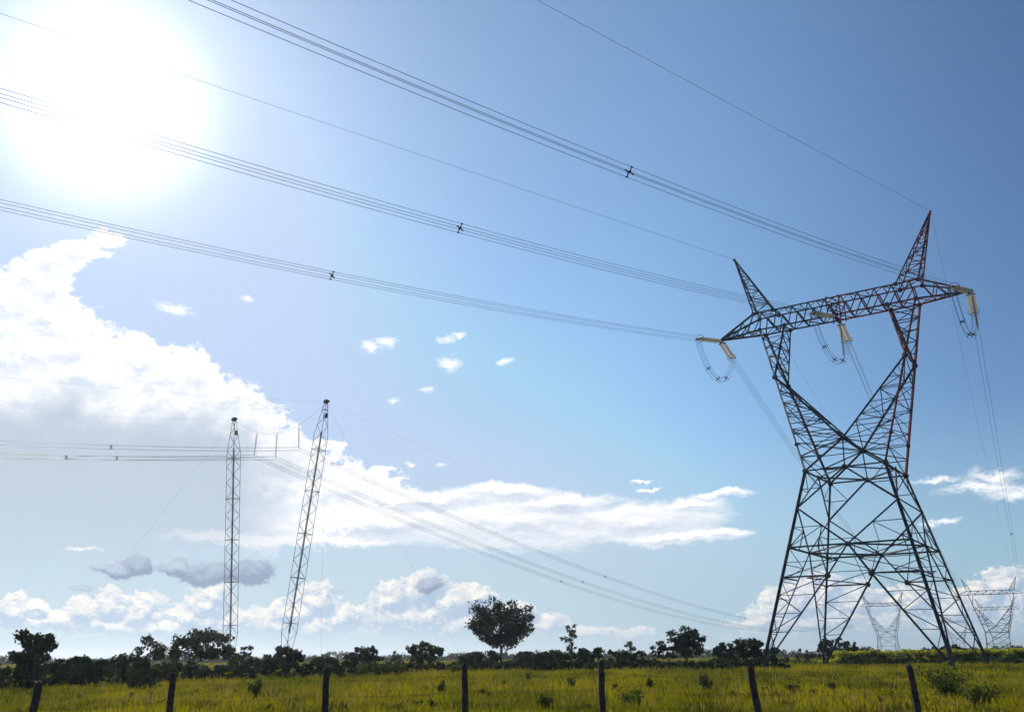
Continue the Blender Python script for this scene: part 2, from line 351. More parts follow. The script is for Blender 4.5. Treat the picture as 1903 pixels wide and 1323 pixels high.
def lattice_tower():
    root = empty('lattice_pylon', (TX, TY, TZ), YAW, 'tall near steel lattice transmission tower with window frame, crossarm and two peaks, partly painted red', 'pylon')
    def leg(sx, sy, z):
        t = z/ZW; return Vector((sx*(BX+(WX-BX)*t), sy*(BY+(WY-BY)*t), z))
    def fork(sx, sy, z):
        t = (z-ZW)/(ZB-ZW); return Vector((sx*(WX+(XOB-WX)*t), sy*(WY+(YB-WY)*t), z))
    def plate(par, p, n, r=.34, t=.03):                       # octagonal gusset plate, normal along axis n
        n = Vector(n).normalized(); mb = MB(); mb.lathe(p-n*t, p+n*t, [(0, 0), (.001, r), (2*t, r), (2*t+.001, 0)], 8); mb.build('gusset_plate', 'plate', par)
    corners = [(-1, -1), (1, -1), (1, 1), (-1, 1)]
    # legs, each with its foundation stub
    for sx, sy in corners:
        f = leg(sx, sy, 0); loc = TW(f.x, f.y, 0); zf = G(loc.x, loc.y) - TZ
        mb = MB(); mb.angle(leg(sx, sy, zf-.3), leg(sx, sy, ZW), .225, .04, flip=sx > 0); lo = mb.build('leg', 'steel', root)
        cb = MB(); b = leg(sx, sy, zf); cb.bar((b.x, b.y, zf-.3), (b.x, b.y, zf+.28), .8, .8, Vector((1, 0, 0))); cb.build('footing', mat('concrete footing', (.34, .33, .30), .9, 0, (3, (.22, .21, .19), .4, .6)) if 'conc' not in M else M['conc'], lo)
        for z in (ZK, Z3, ZH): plate(lo, leg(sx, sy, z), (sx, sy, 0), .19)
    # the four faces of the body
    for k in range(4):
        a, b = corners[k], corners[(k+1) % 4]; la = lambda z: leg(*a, z); lb = lambda z: leg(*b, z)
        mid = lambda z: (la(z)+lb(z))/2; mb = MB(); nrm = ((a[0]+b[0])/2, (a[1]+b[1])/2, 0)
        W1, W2 = .14, .072
        mb.angle(la(ZW), lb(ZW), W1)                                                  # waist belt
        for l in (la, lb):
            mb.angle(mid(ZW), l(ZK), W1); mb.angle(l(ZK), mid(Z3), W1)
            mb.angle(lerp(l(ZW), l(ZK), .5), lerp(mid(ZW), l(ZK), .5), W2); mb.angle(l(ZW), lerp(mid(ZW), l(ZK), .5), W2)
            mb.angle(lerp(l(Z3), l(ZK), .5), lerp(mid(Z3), l(ZK), .5), W2); mb.angle(l(Z3), lerp(mid(Z3), l(ZK), .5), W2)
            mb.angle(lerp(l(Z3), mid(Z3), .5), lerp(mid(Z3), l(ZK), .5), W2)
        mb.angle(la(Z3), lb(Z3), W1*1.15)                                             # belt
        gp = root; plate(gp, mid(ZW), nrm, .3); plate(gp, mid(Z3), nrm, .25)
        for l, s_ in ((la, -1), (lb, 1)):
            if k % 2 == 0:                                                            # long faces: kinked struts meeting at hub plates
                hub = mid(ZH) + (l(ZH)-mid(ZH))*HUB
                mb.angle(mid(Z3), hub, W1); mb.angle(hub, l(0.05), W1); mb.angle(hub, l(ZH), W1)
                plate(gp, hub, nrm, .28)
                zigzag(mb, (hub, l(0.05)), (l(ZH), l(0)), 5, W2, 0)
                zigzag(mb, (mid(Z3), hub), (l(Z3), l(ZH)), 2, W2, 1)
                mb.angle(lerp(mid(Z3), l(Z3), .5), hub, W2)
            else:
                h = lerp(mid(Z3), l(0), (Z3-ZH)/Z3)
                mb.angle(mid(Z3), l(0.05), W1); mb.angle(h, l(ZH), W1*.8)
                zigzag(mb, (mid(Z3), l(0)), (l(Z3), l(0)), 7, W2, k > 1)
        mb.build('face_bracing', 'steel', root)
    # belts in plan, as diamonds of bars
    for z, w in ((ZW, .14), (Z3, .16)):
        mb = MB()
        m_ = [(leg(*corners[k], z)+leg(*corners[(k+1) % 4], z))/2 for k in range(4)]
        for k in range(4): mb.angle(m_[k], m_[(k+1) % 4], w)
        mb.angle(m_[0], m_[2], w*.8); mb.build('plan_bracing', 'steel', root)
    hubs = [Vector((sx*leg(1, 1, ZH).x*HUB, sy*leg(1, 1, ZH).y, ZH)) for sx, sy in corners]
    for h, (sx, sy) in zip(hubs, corners): mb = MB(); mb.angle(h, Vector((leg(sx, 0, ZH).x*.98, 0, ZH+.4)), .10); mb.build('hip_brace', 'steel', root)
    # the V of the window: a fork on each side
    for sx in (-1, 1):
        mat_out = 'red' if sx > 0 else 'steel'
        for sy in (-1, 1):
            mb = MB(); mb.angle(leg(sx, sy, ZW), fork(sx, sy, ZB), .20, .035, flip=sx > 0)
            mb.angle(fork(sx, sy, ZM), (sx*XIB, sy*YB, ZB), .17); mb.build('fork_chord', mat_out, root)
            mb = MB(); cr_ = Vector((0, fork(1, sy, ZC).y, ZC))
            mb.angle(fork(sx, sy, ZM), cr_, .165, .03); mb.angle(cr_, leg(sx, sy, ZW), .165, .03)
            mb.build('window_chord', 'steel', root)
            lc = MB(); c0, c1 = cr_, fork(sx, sy, ZM)
            zs = [ZW, ZW+1.6, ZC+.1, ZC+2.1, ZC+4.0, ZC+5.8]
            prev = None
            for i, z in enumerate(np.linspace(ZC, ZM-.9, 7)):                        # V panels narrowing upwards
                p = lerp(c0, c1, (z-ZC)/(ZM-ZC)); q = fork(sx, sy, z)
                lc.angle(p, q, .075)
                if prev: lc.angle(prev[0] if i % 2 else prev[1], q if i % 2 else p, .075)
                prev = (p, q)
            lc.angle(lerp(cr_, leg(sx, sy, ZW), .5), fork(sx, sy, (ZW+ZC)/2), .10); lc.angle(cr_, leg(sx, sy, ZW).lerp(fork(sx, sy, ZC), .55), .11)
            lc.build('face_lacing', 'steel', root); lc = MB()
            zigzag(lc, (fork(sx, sy, ZM), fork(sx, sy, ZB)), (fork(sx, sy, ZM), (sx*XIB, sy*YB, ZB)), 5, .09)
            lc.build('face_lacing', 'steel', root)
        lc = MB()                                                                     # lacing across the depth of the fork
        zz = np.linspace(ZW, ZM, 8)
        for i in range(7):
            a, b, c, d = fork(sx, -1, zz[i]), fork(sx, 1, zz[i]), fork(sx, -1, zz[i+1]), fork(sx, 1, zz[i+1])
            lc.angle(a, d, .075) if i % 2 else lc.angle(b, c, .075)
            lc.angle(c, d, .075)
            if zz[i] >= ZC:
                f = lambda s2, z: lerp((0, fork(1, s2, ZC).y, ZC), fork(sx, s2, ZM), (z-ZC)/(ZM-ZC))
                lc.angle(f(-1, zz[i]), f(1, zz[i+1]), .09) if i % 2 else lc.angle(f(1, zz[i]), f(-1, zz[i+1]), .09)
                lc.angle(f(-1, zz[i+1]), f(1, zz[i+1]), .09); lc.angle(f(1, zz[i]), fork(sx, -1, zz[i]), .08)
        for i in range(5):
            t0, t1 = i/5, (i+1)/5
            lc.angle(lerp(fork(sx, -1, ZM), fork(sx, -1, ZB), t0), lerp(fork(sx, 1, ZM), fork(sx, 1, ZB), t1), .09)
            g0 = lambda s2, t: lerp(fork(sx, s2, ZM), (sx*XIB, s2*YB, ZB), t)
            lc.angle(g0(1, t0), g0(-1, t1), .09); lc.angle(g0(1, t1), g0(-1, t1), .08)
        lc.build('cross_lacing', 'steel', root)
    gp = root
    for sy in (-1, 1):
        plate(gp, Vector((0, fork(1, sy, ZC).y, ZC)), (0, sy, 0), .28)
        for sx in (-1, 1): plate(gp, leg(sx, sy, ZW), (0, sy, .1), .30); plate(gp, fork(sx, sy, ZM), (0, sy, .1), .3); plate(gp, fork(sx, sy, ZC), (0, sy, .1), .22)
        plate(gp, (leg(-1, sy, ZW)+leg(1, sy, ZW))/2, (0, sy, 0), .25)
    mb = MB()                                                                         # struts hanging from the crotch
    for sy in (-1, 1): mb.angle((0, fork(1, sy, ZC).y, ZC), (0, sy*WY, ZW), .10)
    mb.angle((0, fork(1, -1, ZC).y, ZC), (0, fork(1, 1, ZC).y, ZC), .14)
    mb.build('crotch_strut', 'steel', root)
    # crossarm box truss, steel on the left, red on the right
    NP = 10
    bx = lambda i: -XOB + 2*XOB*i/NP
    tx = lambda i: -XOT + 2*XOT*i/NP
    for lo_, hi_, mt in ((0, 5, 'steel'), (5, NP, 'red')):
        mb = MB(); l2 = MB(); l3 = MB()
        for sy in (-1, 1):
            lc = MB(); mb.angle((bx(lo_), sy*YB, ZB), (bx(hi_), sy*YB, ZB), .17, .03); mb.angle((tx(lo_), sy*YB, ZT), (tx(hi_), sy*YB, ZT), .155, .03)
            for i in range(lo_, hi_):
                xm = (tx(i)+tx(i+1))/2
                lc.angle((bx(i), sy*YB, ZB), (xm, sy*YB, ZT), .12); lc.angle((xm, sy*YB, ZT), (bx(i+1), sy*YB, ZB), .12)
            lc.build('crossarm_lacing', mt, root)
        for i in range(lo_, hi_):
            s_ = 1 if i % 2 else -1
            l2.angle((bx(i), -s_*YB, ZB), (bx(i+1), s_*YB, ZB), .10); l3.angle((tx(i), s_*YB, ZT), (tx(i+1), -s_*YB, ZT), .10)
            l2.angle((bx(i), -YB, ZB), (bx(i), YB, ZB), .10); l3.angle((tx(i), -YB, ZT), (tx(i), YB, ZT), .10)
        mb.build('crossarm_chord', mt, root); l2.build('crossarm_lacing', mt, root); l3.build('crossarm_lacing', mt, root)
    gp = root
    for sx in (-1, 1):
        for sy in (-1, 1):
            for x, z in ((XOB, ZB), (XIB, ZB), (XOT, ZT), (XIT, ZT)): plate(gp, Vector((sx*x, sy*(YB+.01), z)), (0, 1, 0), .25)
    # hanging frame at the middle of the crossarm
    mb = MB()
    for sy in (-1, 1):
        for x in (-.65, .65): mb.angle((x, sy*YB*1.04, ZB-.25), (x, sy*YB*1.04, ZT+.15), .11)
        for i in range(3):
            z0, z1 = ZB-.1+i*.75, ZB-.1+(i+1)*.75; mb.angle((-.65, sy*YB*1.04, z0), (.65, sy*YB*1.04, z1), .08); mb.angle((.65, sy*YB*1.04, z0), (-.65, sy*YB*1.04, z1), .08)
    mb.bar((0, -YB-.2, ZB-.2), (0, YB+.2, ZB-.2), .3, .16); mb.build('hanger_frame', 'red', root)
    # arm tips and earth wire peaks
    for sx in (-1, 1):
        mt = 'red' if sx > 0 else 'steel'
        mb = MB(); tip = Vector((sx*XA, 0, ZA))
        for sy in (-1, 1):
            mb.angle((sx*XOB, sy*YB, ZB), tip, .18); mb.angle((sx*XOT, sy*YB, ZT), tip+Vector((0, 0, .12)), .17)
            for t0, t1 in ((0, .32), (.32, .6), (.6, .82)):
                a0, a1 = lerp((sx*XOB, sy*YB, ZB), tip, t0), lerp((sx*XOB, sy*YB, ZB), tip, t1); c0, c1 = lerp((sx*XOT, sy*YB, ZT), tip, t0), lerp((sx*XOT, sy*YB, ZT), tip, t1)
                mb.angle(c0, a1, .10); mb.angle(a1, c1, .09)
                mb.angle(lerp((sx*XOB, -YB, ZB), tip, t0 if sy > 0 else t1), lerp((sx*XOB, YB, ZB), tip, t1 if sy > 0 else t0), .08)
        mb.bar(tip-Vector((.25, 0, .05)), tip+Vector((.25, 0, .05)), .5, .22)
        mb.build('arm_tip', mt, root)
        mb = MB(); lc = MB(); ap = Vector((sx*XP, 0, ZP))
        base = [Vector((sx*XOT, -YB, ZT)), Vector((sx*XOT, YB, ZT)), Vector((sx*XIT, YB, ZT)), Vector((sx*XIT, -YB, ZT))]
        for i, b in enumerate(base): mb.angle(b, lerp(b, ap, .985), .15 if i < 2 else .13)
        for i in range(4): zigzag(lc, (base[i], lerp(base[i], ap, .95)), (base[(i+1) % 4], lerp(base[(i+1) % 4], ap, .95)), 8 if i % 2 else 9, .075, i % 2)
        mb.bar(ap-Vector((0, .25, .2)), ap+Vector((0, .25, .1)), .14, .2)
        pk = mb.build('earthwire_peak', mt, root); lc.build('peak_lacing', mt, pk)
    return root
M['conc'] = mat('concrete footing', (.34, .33, .30), .9, 0, (3, (.22, .21, .19), .4, .6))
lattice_tower()

# ------------------------------------------------------------ insulators and conductors of the main line
AZN, AZF = -2.3866, 1.0739
DN = Vector((math.cos(AZN), math.sin(AZN), 0)); DF = Vector((math.cos(AZF), math.sin(AZF), 0))
def insulator(name, a, b, label, group, mt='glass', rows=((-.16, 0), (.16, 0)), ring=True, rd=.175):
    """Strings of cap and pin discs between a and b, with yoke plates and corona rings."""
    a, b = Vector(a), Vector(b); root = empty(name, a, 0, label, 'insulator', group); L = (b-a).length; d = (b-a)/L
    x = d.cross(Vector((0, 0, 1))).normalized(); y = x.cross(d); o = Vector((0, 0, 0)); B = b-a
    l0, l1 = .45, L-.35
    n = int((l1-l0)/.165)
    for i, j in rows:
        off = x*i + y*j; mb = MB(); prof = []
        for k in range(n):
            t = l0 + (l1-l0)*k/n; prof += [(t, .035), (t+.02, .06), (t+.05, rd), (t+.075, rd), (t+.08, .05), (t+.145, .035)]
        mb.lathe(off, off+B, prof, 10); mb.build('disc_string', mt, root, smooth=False)
        for pts in ([off*.3, off*.3+d*.15, off+d*l0], [off+d*l1, off*.5+B-d*.1, off*.3+B]): mb = MB(); mb.tube(pts, .025, 5); mb.build('link_fitting', 'clamp', root)
    mb = MB(); w = max(abs(i) for i, j in rows)+.18
    mb.bar(d*(l0-.06)-x*w, d*(l0-.06)+x*w, .05, .14, d); mb.build('yoke_plate', 'clamp', root); mb = MB(); mb.bar(d*(l1+.06)-x*w, d*(l1+.06)+x*w, .05, .18, d); mb.build('yoke_plate', 'clamp', root)
    if ring:
        mb = MB(); c = d*(l1-.15); R = w+.12
        mb.tube([c + (x*math.cos(t)*R + y*math.sin(t)*.42) for t in np.linspace(0, 2*math.pi, 17)], .028, 5); mb.build('corona_ring', 'wire', root)
    return root
def local_mesh(mb, org, name, m, root): 
    mb.v = [tuple(Vector(p)-org) for p in mb.v]; return mb.build(name, m, root)
def spacer(c, d, half, r=.05):                                # X shaped spacer damper with clamps
    mb = MB(); x = d.cross(Vector((0, 0, 1))).normalized(); y = x.cross(d)
    for i in (-1, 1):
        for j in (-1, 1):
            p = c + x*i*half + y*j*half; mb.bar(c, p, .04, .05); mb.bar(p-d*.08, p+d*.08, .06, .075)
    mb.bar(c-x*.12, c+x*.12, .09, .13); return mb
def cable_pts(P, D, s, k, d0, d1, n=70):
    return [Vector((P.x+D.x*t, P.y+D.y*t, P.z+s*t+k*t*t/2)) for t in np.linspace(d0, d1, n)]
def bundle(name, label, group, path, spc, half=.2285, r=.0145, n=4, parent=None, cat='power line', sr=1.0, dense=True):
    """path(t) -> point, t from 0 to 1; n sub-conductors round it and spacers at the listed t."""
    N_ = 90; P = [path(t) for t in np.linspace(0, 1, N_)]; org = P[0]
    root = empty(name, org, 0, label, cat, group)
    offs = [(i, j) for i in (-1, 1) for j in (-1, 1)] if n == 4 else ([(0, -1), (0, 1)] if n == 2 else [(0, 0)])
    for i, j in offs:
        pts = []
        for q in range(N_):
            d = (P[min(q+1, N_-1)]-P[max(q-1, 0)]).normalized(); x = d.cross(Vector((0, 0, 1))).normalized(); y = x.cross(d)
            pts.append(P[q] + x*i*half + y*j*half)
        mb = MB(); mb.tube(pts, r, 5); local_mesh(mb, org, 'conductor', 'wire', root)
    for t in spc:
        c = path(t); d = (path(t+.002)-path(t-.002)).normalized(); local_mesh(spacer(c, d, half*sr), org, 'spacer', 'clamp', root)
    return root
def near_path(P, L, s, k, dmax): return lambda t: Vector((P.x+DN.x*(L+(dmax-L)*t), P.y+DN.y*(L+(dmax-L)*t), P.z+s*(L+(dmax-L)*t)+k*(L+(dmax-L)*t)**2/2))
def sag_path(A, B, sag): return lambda t: Vector(A)*(1-t)+Vector(B)*t - Vector((0, 0, 4*sag*t*(1-t)))
SN, KN = -.1565, .001111
attN = [TW(-XA, 0, ZA-.08), TW(0, -YB-.15, ZB-.25), TW(XA, 0, ZA-.08)]
attF = [TW(-XA, 0, ZA-.12), TW(0, YB+.15, ZB-.25), TW(XA, 0, ZA-.12)]
side = ['outer left arm tip, lowest of the three', 'middle of the crossarm', 'right arm tip, highest of the three']
IL = 4.6
jump_a, jump_b = [], []
SPN = [(622, 507), (855, 415), (1167, 318)]
def nearest_t(path, uv):
    best = None
    for t in np.linspace(0, .95, 500):
        d = path(t)-Vector((0, 0, EYE)); z = d.dot(cf)
        if z < 1: continue
        u, v = PW/2+FOC*d.dot(cr)/z, PH/2-FOC*d.dot(cu)/z; e_ = math.hypot(u-uv[0], v-uv[1])
        if best is None or e_ < best[0]: best = (e_, t)
    return best[1]
LAB_N = ['pale glass insulator string pulled level towards the left from the left arm tip', 'glass insulator string pulled level from the middle of the crossarm', 'glass insulator string lying level just under the right arm tip']
LAB_F = ['pale glass insulator string sloping down from the left arm tip', 'pale glass insulator string sloping down to the right from mid crossarm', 'pale glass insulator string hanging steeply from the right arm tip, nearest its outer edge']
LAB_B = ['lowest of the bundled conductors running from the left arm tip to the left edge', 'middle bundled conductors running up left from mid crossarm into the sun glare', 'highest bundled conductors running from the right arm tip to the top edge']
FARARM = []
for i in range(3):
    path = near_path(attN[i], IL, SN, KN, 240)
    end = path(0); insulator('insulator_string', attN[i], end, LAB_N[i], 'tension insulator strings of the near tower', 'glass', ((-.23, 0), (.23, 0)))
    bundle('conductor_bundle', LAB_B[i], 'bundled conductors on the near side of the tower', path, [nearest_t(path, SPN[i])])
    jump_a.append(end)

# ------------------------------------------------------------ distant suspension towers
def distant_tower(loc, yaw, label, cat='pylon'):
    root = empty('distant_pylon', loc, yaw, label, cat, 'towers far off behind the tree line')
    b0, w0, hw, hc, hb, ht, ya = 5.6, 5.2, 11., 14., 29.7, 31.6, 1.1
    cs = [(-1, -1), (1, -1), (1, 1), (-1, 1)]; W = .24; w = .13
    L = lambda sx, sy, z: Vector((sx*(b0+(w0-b0)*z/hw), sy*(b0+(3.2-b0)*z/hw), z))
    fk = lambda sx, sy, z: Vector((sx*(w0+(10.6-w0)*(z-hw)/(hb-hw)), sy*(3.2+(ya-3.2)*(z-hw)/(hb-hw)), z))
    for sx, sy in cs: mb = MB(); mb.angle(L(sx, sy, -.5), L(sx, sy, hw), W); mb.build('leg', 'steel', root)
    mb = MB()
    for k in range(4):
        a, b = cs[k], cs[(k+1) % 4]
        for z0, z1 in ((0, 5.5), (5.5, hw)): mb.angle(L(*a, z0), L(*b, z1), w); mb.angle(L(*b, z0), L(*a, z1), w); mb.angle(L(*a, z1), L(*b, z1), w)
    mb.build('body_bracing', 'steel', root)
    for sx in (-1, 1):
        mb = MB(); lc = MB()
        for sy in (-1, 1):
            c = Vector((0, sy*2.6, hc)); mb.angle(L(sx, sy, hw), fk(sx, sy, hb), W); mb.angle(c, fk(sx, sy, 24.5), W*.8); mb.angle(c, L(sx, sy, hw), W*.7); mb.angle(fk(sx, sy, 24.5), (sx*8.2, sy*ya, hb), W*.7)
            zigzag(lc, (c, fk(sx, sy, 24.5)), (fk(sx, sy, 13), fk(sx, sy, 24.5)), 6, w)
        zigzag(lc, (fk(sx, -1, hw), fk(sx, -1, hb)), (fk(sx, 1, hw), fk(sx, 1, hb)), 8, w)
        mb.build('fork', 'steel', root); lc.build('fork_lacing', 'steel', root)
        pk = MB(); ap = Vector((sx*12.8, 0, 38.))
        bs = [(sx*11., -ya, ht), (sx*11., ya, ht), (sx*8.6, ya, ht), (sx*8.6, -ya, ht)]
        for q in bs: pk.angle(q, ap, .16)
        for q in range(4): zigzag(pk, (bs[q], lerp(bs[q], ap, .9)), (bs[(q+1) % 4], lerp(bs[(q+1) % 4], ap, .9)), 4, .1)
        pk.build('earthwire_peak', 'steel', root)
    mb = MB(); lc = MB()
    for sy in (-1, 1):
        mb.angle((-11, sy*ya, hb), (11, sy*ya, hb), .2); mb.angle((-11, sy*ya, ht), (11, sy*ya, ht), .2)
        for sx in (-1, 1): mb.angle((sx*11, sy*ya, hb), (sx*14.5, 0, hb+.2), .18); mb.angle((sx*11, sy*ya, ht), (sx*14.5, 0, hb+.4), .18)
        lc = MB(); zigzag(lc, ((-11, sy*ya, hb), (11, sy*ya, hb)), ((-11, sy*ya, ht), (11, sy*ya, ht)), 12, w); lc.build('crossarm_lacing', 'steel', root)
    mb.build('crossarm', 'steel', root)
    return root
def place_far(u, D):
    p = at(u, 1232, D); return Vector((p.x, p.y, G(p.x, p.y)))
PA = place_far(1862, 545); PB = place_far(1655, 647); PC = place_far(1787, 1050); PD = place_far(1868, 750)
YA = AZF-math.pi/2; YBW = -.62
distant_tower(PA, YA, 'larger grey lattice tower far off at the right edge of the photo')
distant_tower(PB, YBW, 'small grey lattice tower seen far off between the legs of the near tower')
distant_tower(PC, YBW, 'faintest and smallest lattice tower, far off behind the right legs of the near tower')
distant_tower(PD, YA, 'grey lattice tower just behind the larger far tower at the right edge')
def TA(org, yaw, x, z): return Vector((org.x+x*math.cos(yaw), org.y+x*math.sin(yaw), org.z+z))
ARM_A = [TA(PA, YA, x, 25.6) for x in (-14.0, 0, 14.0)]; ARM_B = [TA(PB, YBW, x, 25.6) for x in (-12.6, 0, 12.6)]
for arms, nm in ((ARM_A, 'larger far tower at the right edge'), (ARM_B, 'small far tower between the near legs')):
    for i, p in enumerate(arms):
        insulator('insulator_string', p+Vector((0, 0, 4.1)), p, 'tiny insulator string at the %s of the %s' % (('left arm', 'middle', 'right arm')[i], nm), 'insulator strings of the far towers', rows=((0, 0),), ring=False, rd=.16)

# ------------------------------------------------------------ far side conductors, jumpers, earth wires
LAB_C = ['bundled conductors passing behind the left fork of the near tower towards the far tower', 'bundled conductors dropping through the window of the near tower', 'bundled conductors falling from the right arm tip down the right edge']
LAB_J = ['slack jumper loop below the left arm tip', 'slack jumper loop below the middle of the crossarm', 'slack jumper loop below the right arm tip']
for i in range(3):
    h = (ARM_A[i]-attF[i]); h.z = 0; h.normalize(); end = attF[i] + (h + Vector((0, 0, -.17))).normalized()*IL
    insulator('insulator_string', attF[i], end, LAB_F[i], 'tension insulator strings of the near tower', 'glass', ((-.23, 0), (.23, 0)))
    path = sag_path(end, ARM_A[i], 17.0)
    bundle('conductor_bundle', LAB_C[i], 'bundled conductors on the far side of the tower', path, [.2, .47, .75], r=.014)
    a, b = jump_a[i], end; jp = lambda t, a=a, b=b: a*(1-t)+b*t-Vector((0, 0, 3.5*(1-abs(2*t-1)**2.4)))
    bundle('jumper_loop', LAB_J[i], 'jumper loops under the near tower', jp, [.25, .5, .75], half=.2, r=.017, cat='cable')
for x, y, lb in ((0, YB+.05, 'thin brown glass support string hanging plumb under the middle of the crossarm'), (XA+.1, 0, 'amber glass support string hanging plumb at the right arm tip beside the sloping one')):
    p = TW(x, y, ZB-.3 if x == 0 else ZA-.15); insulator('insulator_string', p, p-Vector((0, 0, 3.9)), lb, 'support strings of the jumper loops', 'glassold', ((-.07, 0), (.07, 0)) if x else ((0, 0),), ring=False, rd=.13)
def wire(path, r, name, label, cat, group, m='wire', n=70):
    P = [path(t) for t in np.linspace(0, 1, n)]; mb = MB(); mb.tube([p-P[0] for p in P], r, 5)
    o = mb.build(name, m, None); o.location = P[0]; return tag(o, label, cat, group)
for sx, nm in ((-1, 'left'), (1, 'right')):
    p = TW(sx*XP, 0, ZP)
    def pn(t, p=p):
        d = 240*t; return Vector((p.x+DN.x*d, p.y+DN.y*d, p.z-.0987*d+.000096*d*d/2))
    wire(pn, .012, 'earth_wire', 'single thin earth wire from the %s peak up to the %s' % (nm, 'sun glare' if sx < 0 else 'top edge of the photo'), 'wire', 'earth wires of the near tower')
    wire(sag_path(p, TA(PA, YA, sx*12.8, 38), 11.5), .010, 'earth_wire', 'faint thin earth wire from the %s peak down to the far right tower' % nm, 'wire', 'earth wires of the near tower')

# ------------------------------------------------------------ guyed cross-rope tower
def gp_(u, D, dz=0.): p = at(u, 1228, D); return Vector((p.x, p.y, G(p.x, p.y)+dz))
MR0, MR1 = gp_(527, 140), at(606.5, 747, 140); ML0, ML1 = gp_(428, 152), at(435.5, 780, 152)
def mast(a, b, label):
    root = empty('guyed_mast', a, 0, label, 'mast', 'leaning guyed masts'); d = (b-a); L = d.length; d.normalize()
    h = Vector((a.x, a.y, 0)).normalized(); h = (h-d*h.dot(d)).normalized(); s = d.cross(h); x, y = (h+s)/math.sqrt(2), (h-s)/math.sqrt(2)   # one edge faces the road
    H = .74
    def cp(k, t):
        z = t*L; w = H*min(1, .3+.7*z/3.0, .22+.78*(L-z)/5.5); i, j = ((-1, -1), (1, -1), (1, 1), (-1, 1))[k % 4]; return d*z + x*i*w + y*j*w
    n = int(L/1.25); lc = MB(); fr = MB()
    for k in range(4):
        mb = MB(); ks = [0, 5/L, 1-5.5/L, 1]
        for t0, t1 in zip(ks, ks[1:]): mb.angle(cp(k, t0), cp(k, t1), .070)
        mb.build('mast_chord', 'steel', root)
        for q in range(n):
            t0, t1 = q/n, (q+1)/n
            if (q+k) % 2: lc.angle(cp(k, t0), cp(k+1, t1), .034)
            else: lc.angle(cp(k+1, t0), cp(k, t1), .034)
            if q % 5 == 0: fr.angle(cp(k, t0), cp(k+1, t0), .07)
    mb = MB(); q = (x+y)/2
    for o_ in (-.09, .09): mb.bar(-q*H*1.9+s*o_+d*5, -q*H*1.9+s*o_+d*(L-5), .07)
    for t in np.arange(5, L-5, .4): mb.bar(-q*H*1.9-s*.09+d*float(t), -q*H*1.9+s*.09+d*float(t), .03)
    mb.build('climbing_ladder', 'steel', root)
    lc.build('mast_lacing', 'steel', root); fr.build('section_frame', 'steel', root)
    mb = MB(); mb.bar(d*L-d*.2, d*(L+.35), .55, .55); mb.bar(d*(L+.1)-x*.6, d*(L+.1)+x*.6, .2, .25); mb.bar(d*(L-2.6)-x*.45, d*(L-1.9)-x*.45, .35, .35); mb.build('mast_head', 'clamp', root)
    mb = MB(); mb.lathe(Vector((0, 0, -.3)), Vector((0, 0, .3)), [(0, 0), (0, .9), (.45, .9), (.6, .2), (.6, 0)], 10); mb.build('footing', 'conc', root)
    return root
mast(ML0, ML1, 'left guyed lattice mast, nearly plumb, shorter of the two in the distance')
mast(MR0, MR1, 'right guyed lattice mast leaning to the right, taller of the two in the distance')
INS = [((478, 803), (472, 848), 149.3), ((515, 804), (512, 851), 146.2), ((555.5, 790), (555, 834), 143.2)]
tops = [at(*t, D) for t, b, D in INS]; bots = [at(*b, D) for t, b, D in INS]
for i in range(3): insulator('insulator_string', tops[i], bots[i], ('left', 'middle', 'right')[i]+'most thin insulator string hanging from the rope between the two guyed masts', 'insulator strings between the guyed masts', 'glass', ((0, 0),), False, rd=.14)
rp = [ML1]+tops+[MR1]; mb = MB(); rr_ = []
for a, b in zip(rp, rp[1:]): rr_ += [lerp(a, b, t)-Vector((0, 0, .25*4*t*(1-t))) for t in np.linspace(0, 1, 6)][:-1]
rr_.append(MR1); mb.tube([p-ML1 for p in rr_], .013, 5); o = mb.build('cross_rope', 'wire'); o.location = ML1; tag(o, 'sagging steel rope slung between the heads of the two guyed masts', 'cable')
mc = (bots[0]+bots[2])/2; D2 = (PB-mc); D2.z = 0; D2.normalize()
def cross_az(P, D, u, v):                  # distance along the horizontal line P + t D where it meets the azimuth of pixel (u, v), and the height there
    r = ray(u, v); t = (r.x*P.y - r.y*P.x)/(r.y*D.x - r.x*D.y); q = P + D*t; h = math.hypot(q.x, q.y); return t, EYE + r.z/math.hypot(r.x, r.y)*h
def left_path(P, u, v, k=.0011, ext=1.35):
    t, z = cross_az(P, -D2, u, v); s = (z-P.z-k*t*t/2)/t; T = t*ext
    return lambda a: Vector((P.x-D2.x*T*a, P.y-D2.y*T*a, P.z+s*T*a+k*(T*a)**2/2))
def right_path(P, Q, u, v):
    h = (Q-P); h.z = 0; L = h.length; h.normalize(); t, z = cross_az(P, h, u, v); f = t/L; sag = (P.z*(1-f)+Q.z*f-z)/(4*f*(1-f)); return sag_path(P, Q, sag)
PXL = [(0, 848), (0, 846), (0, 823)]; PXR = [(1050, 1083), (1097, 1086), (1143, 1077.5)]
NM = ['lowest', 'middle', 'highest']
for i in range(3):
    sp = {0: [.45], 1: [.6], 2: [.52]}[i]
    bundle('conductor_bundle', NM[i]+' level bundled conductors running left from between the guyed masts to the left edge', 'bundled conductors of the far line', left_path(bots[i], *PXL[i]), sp, r=.016, sr=1.0)
    bundle('conductor_bundle', NM[i]+' distant bundled conductors dipping right from between the guyed masts behind the big tree', 'bundled conductors of the far line', right_path(bots[i], ARM_B[i], *PXR[i]), [.2, .4, .6, .8], r=.016, sr=1.1)
wire(left_path(MR1, 0, 700), .008, 'earth_wire', 'faint thin wire from the head of the right guyed mast to the left edge', 'wire', 'earth wires of the far line')
wire(left_path(ML1, 0, 766), .008, 'earth_wire', 'faint thin wire from the head of the left guyed mast to the left edge', 'wire', 'earth wires of the far line')
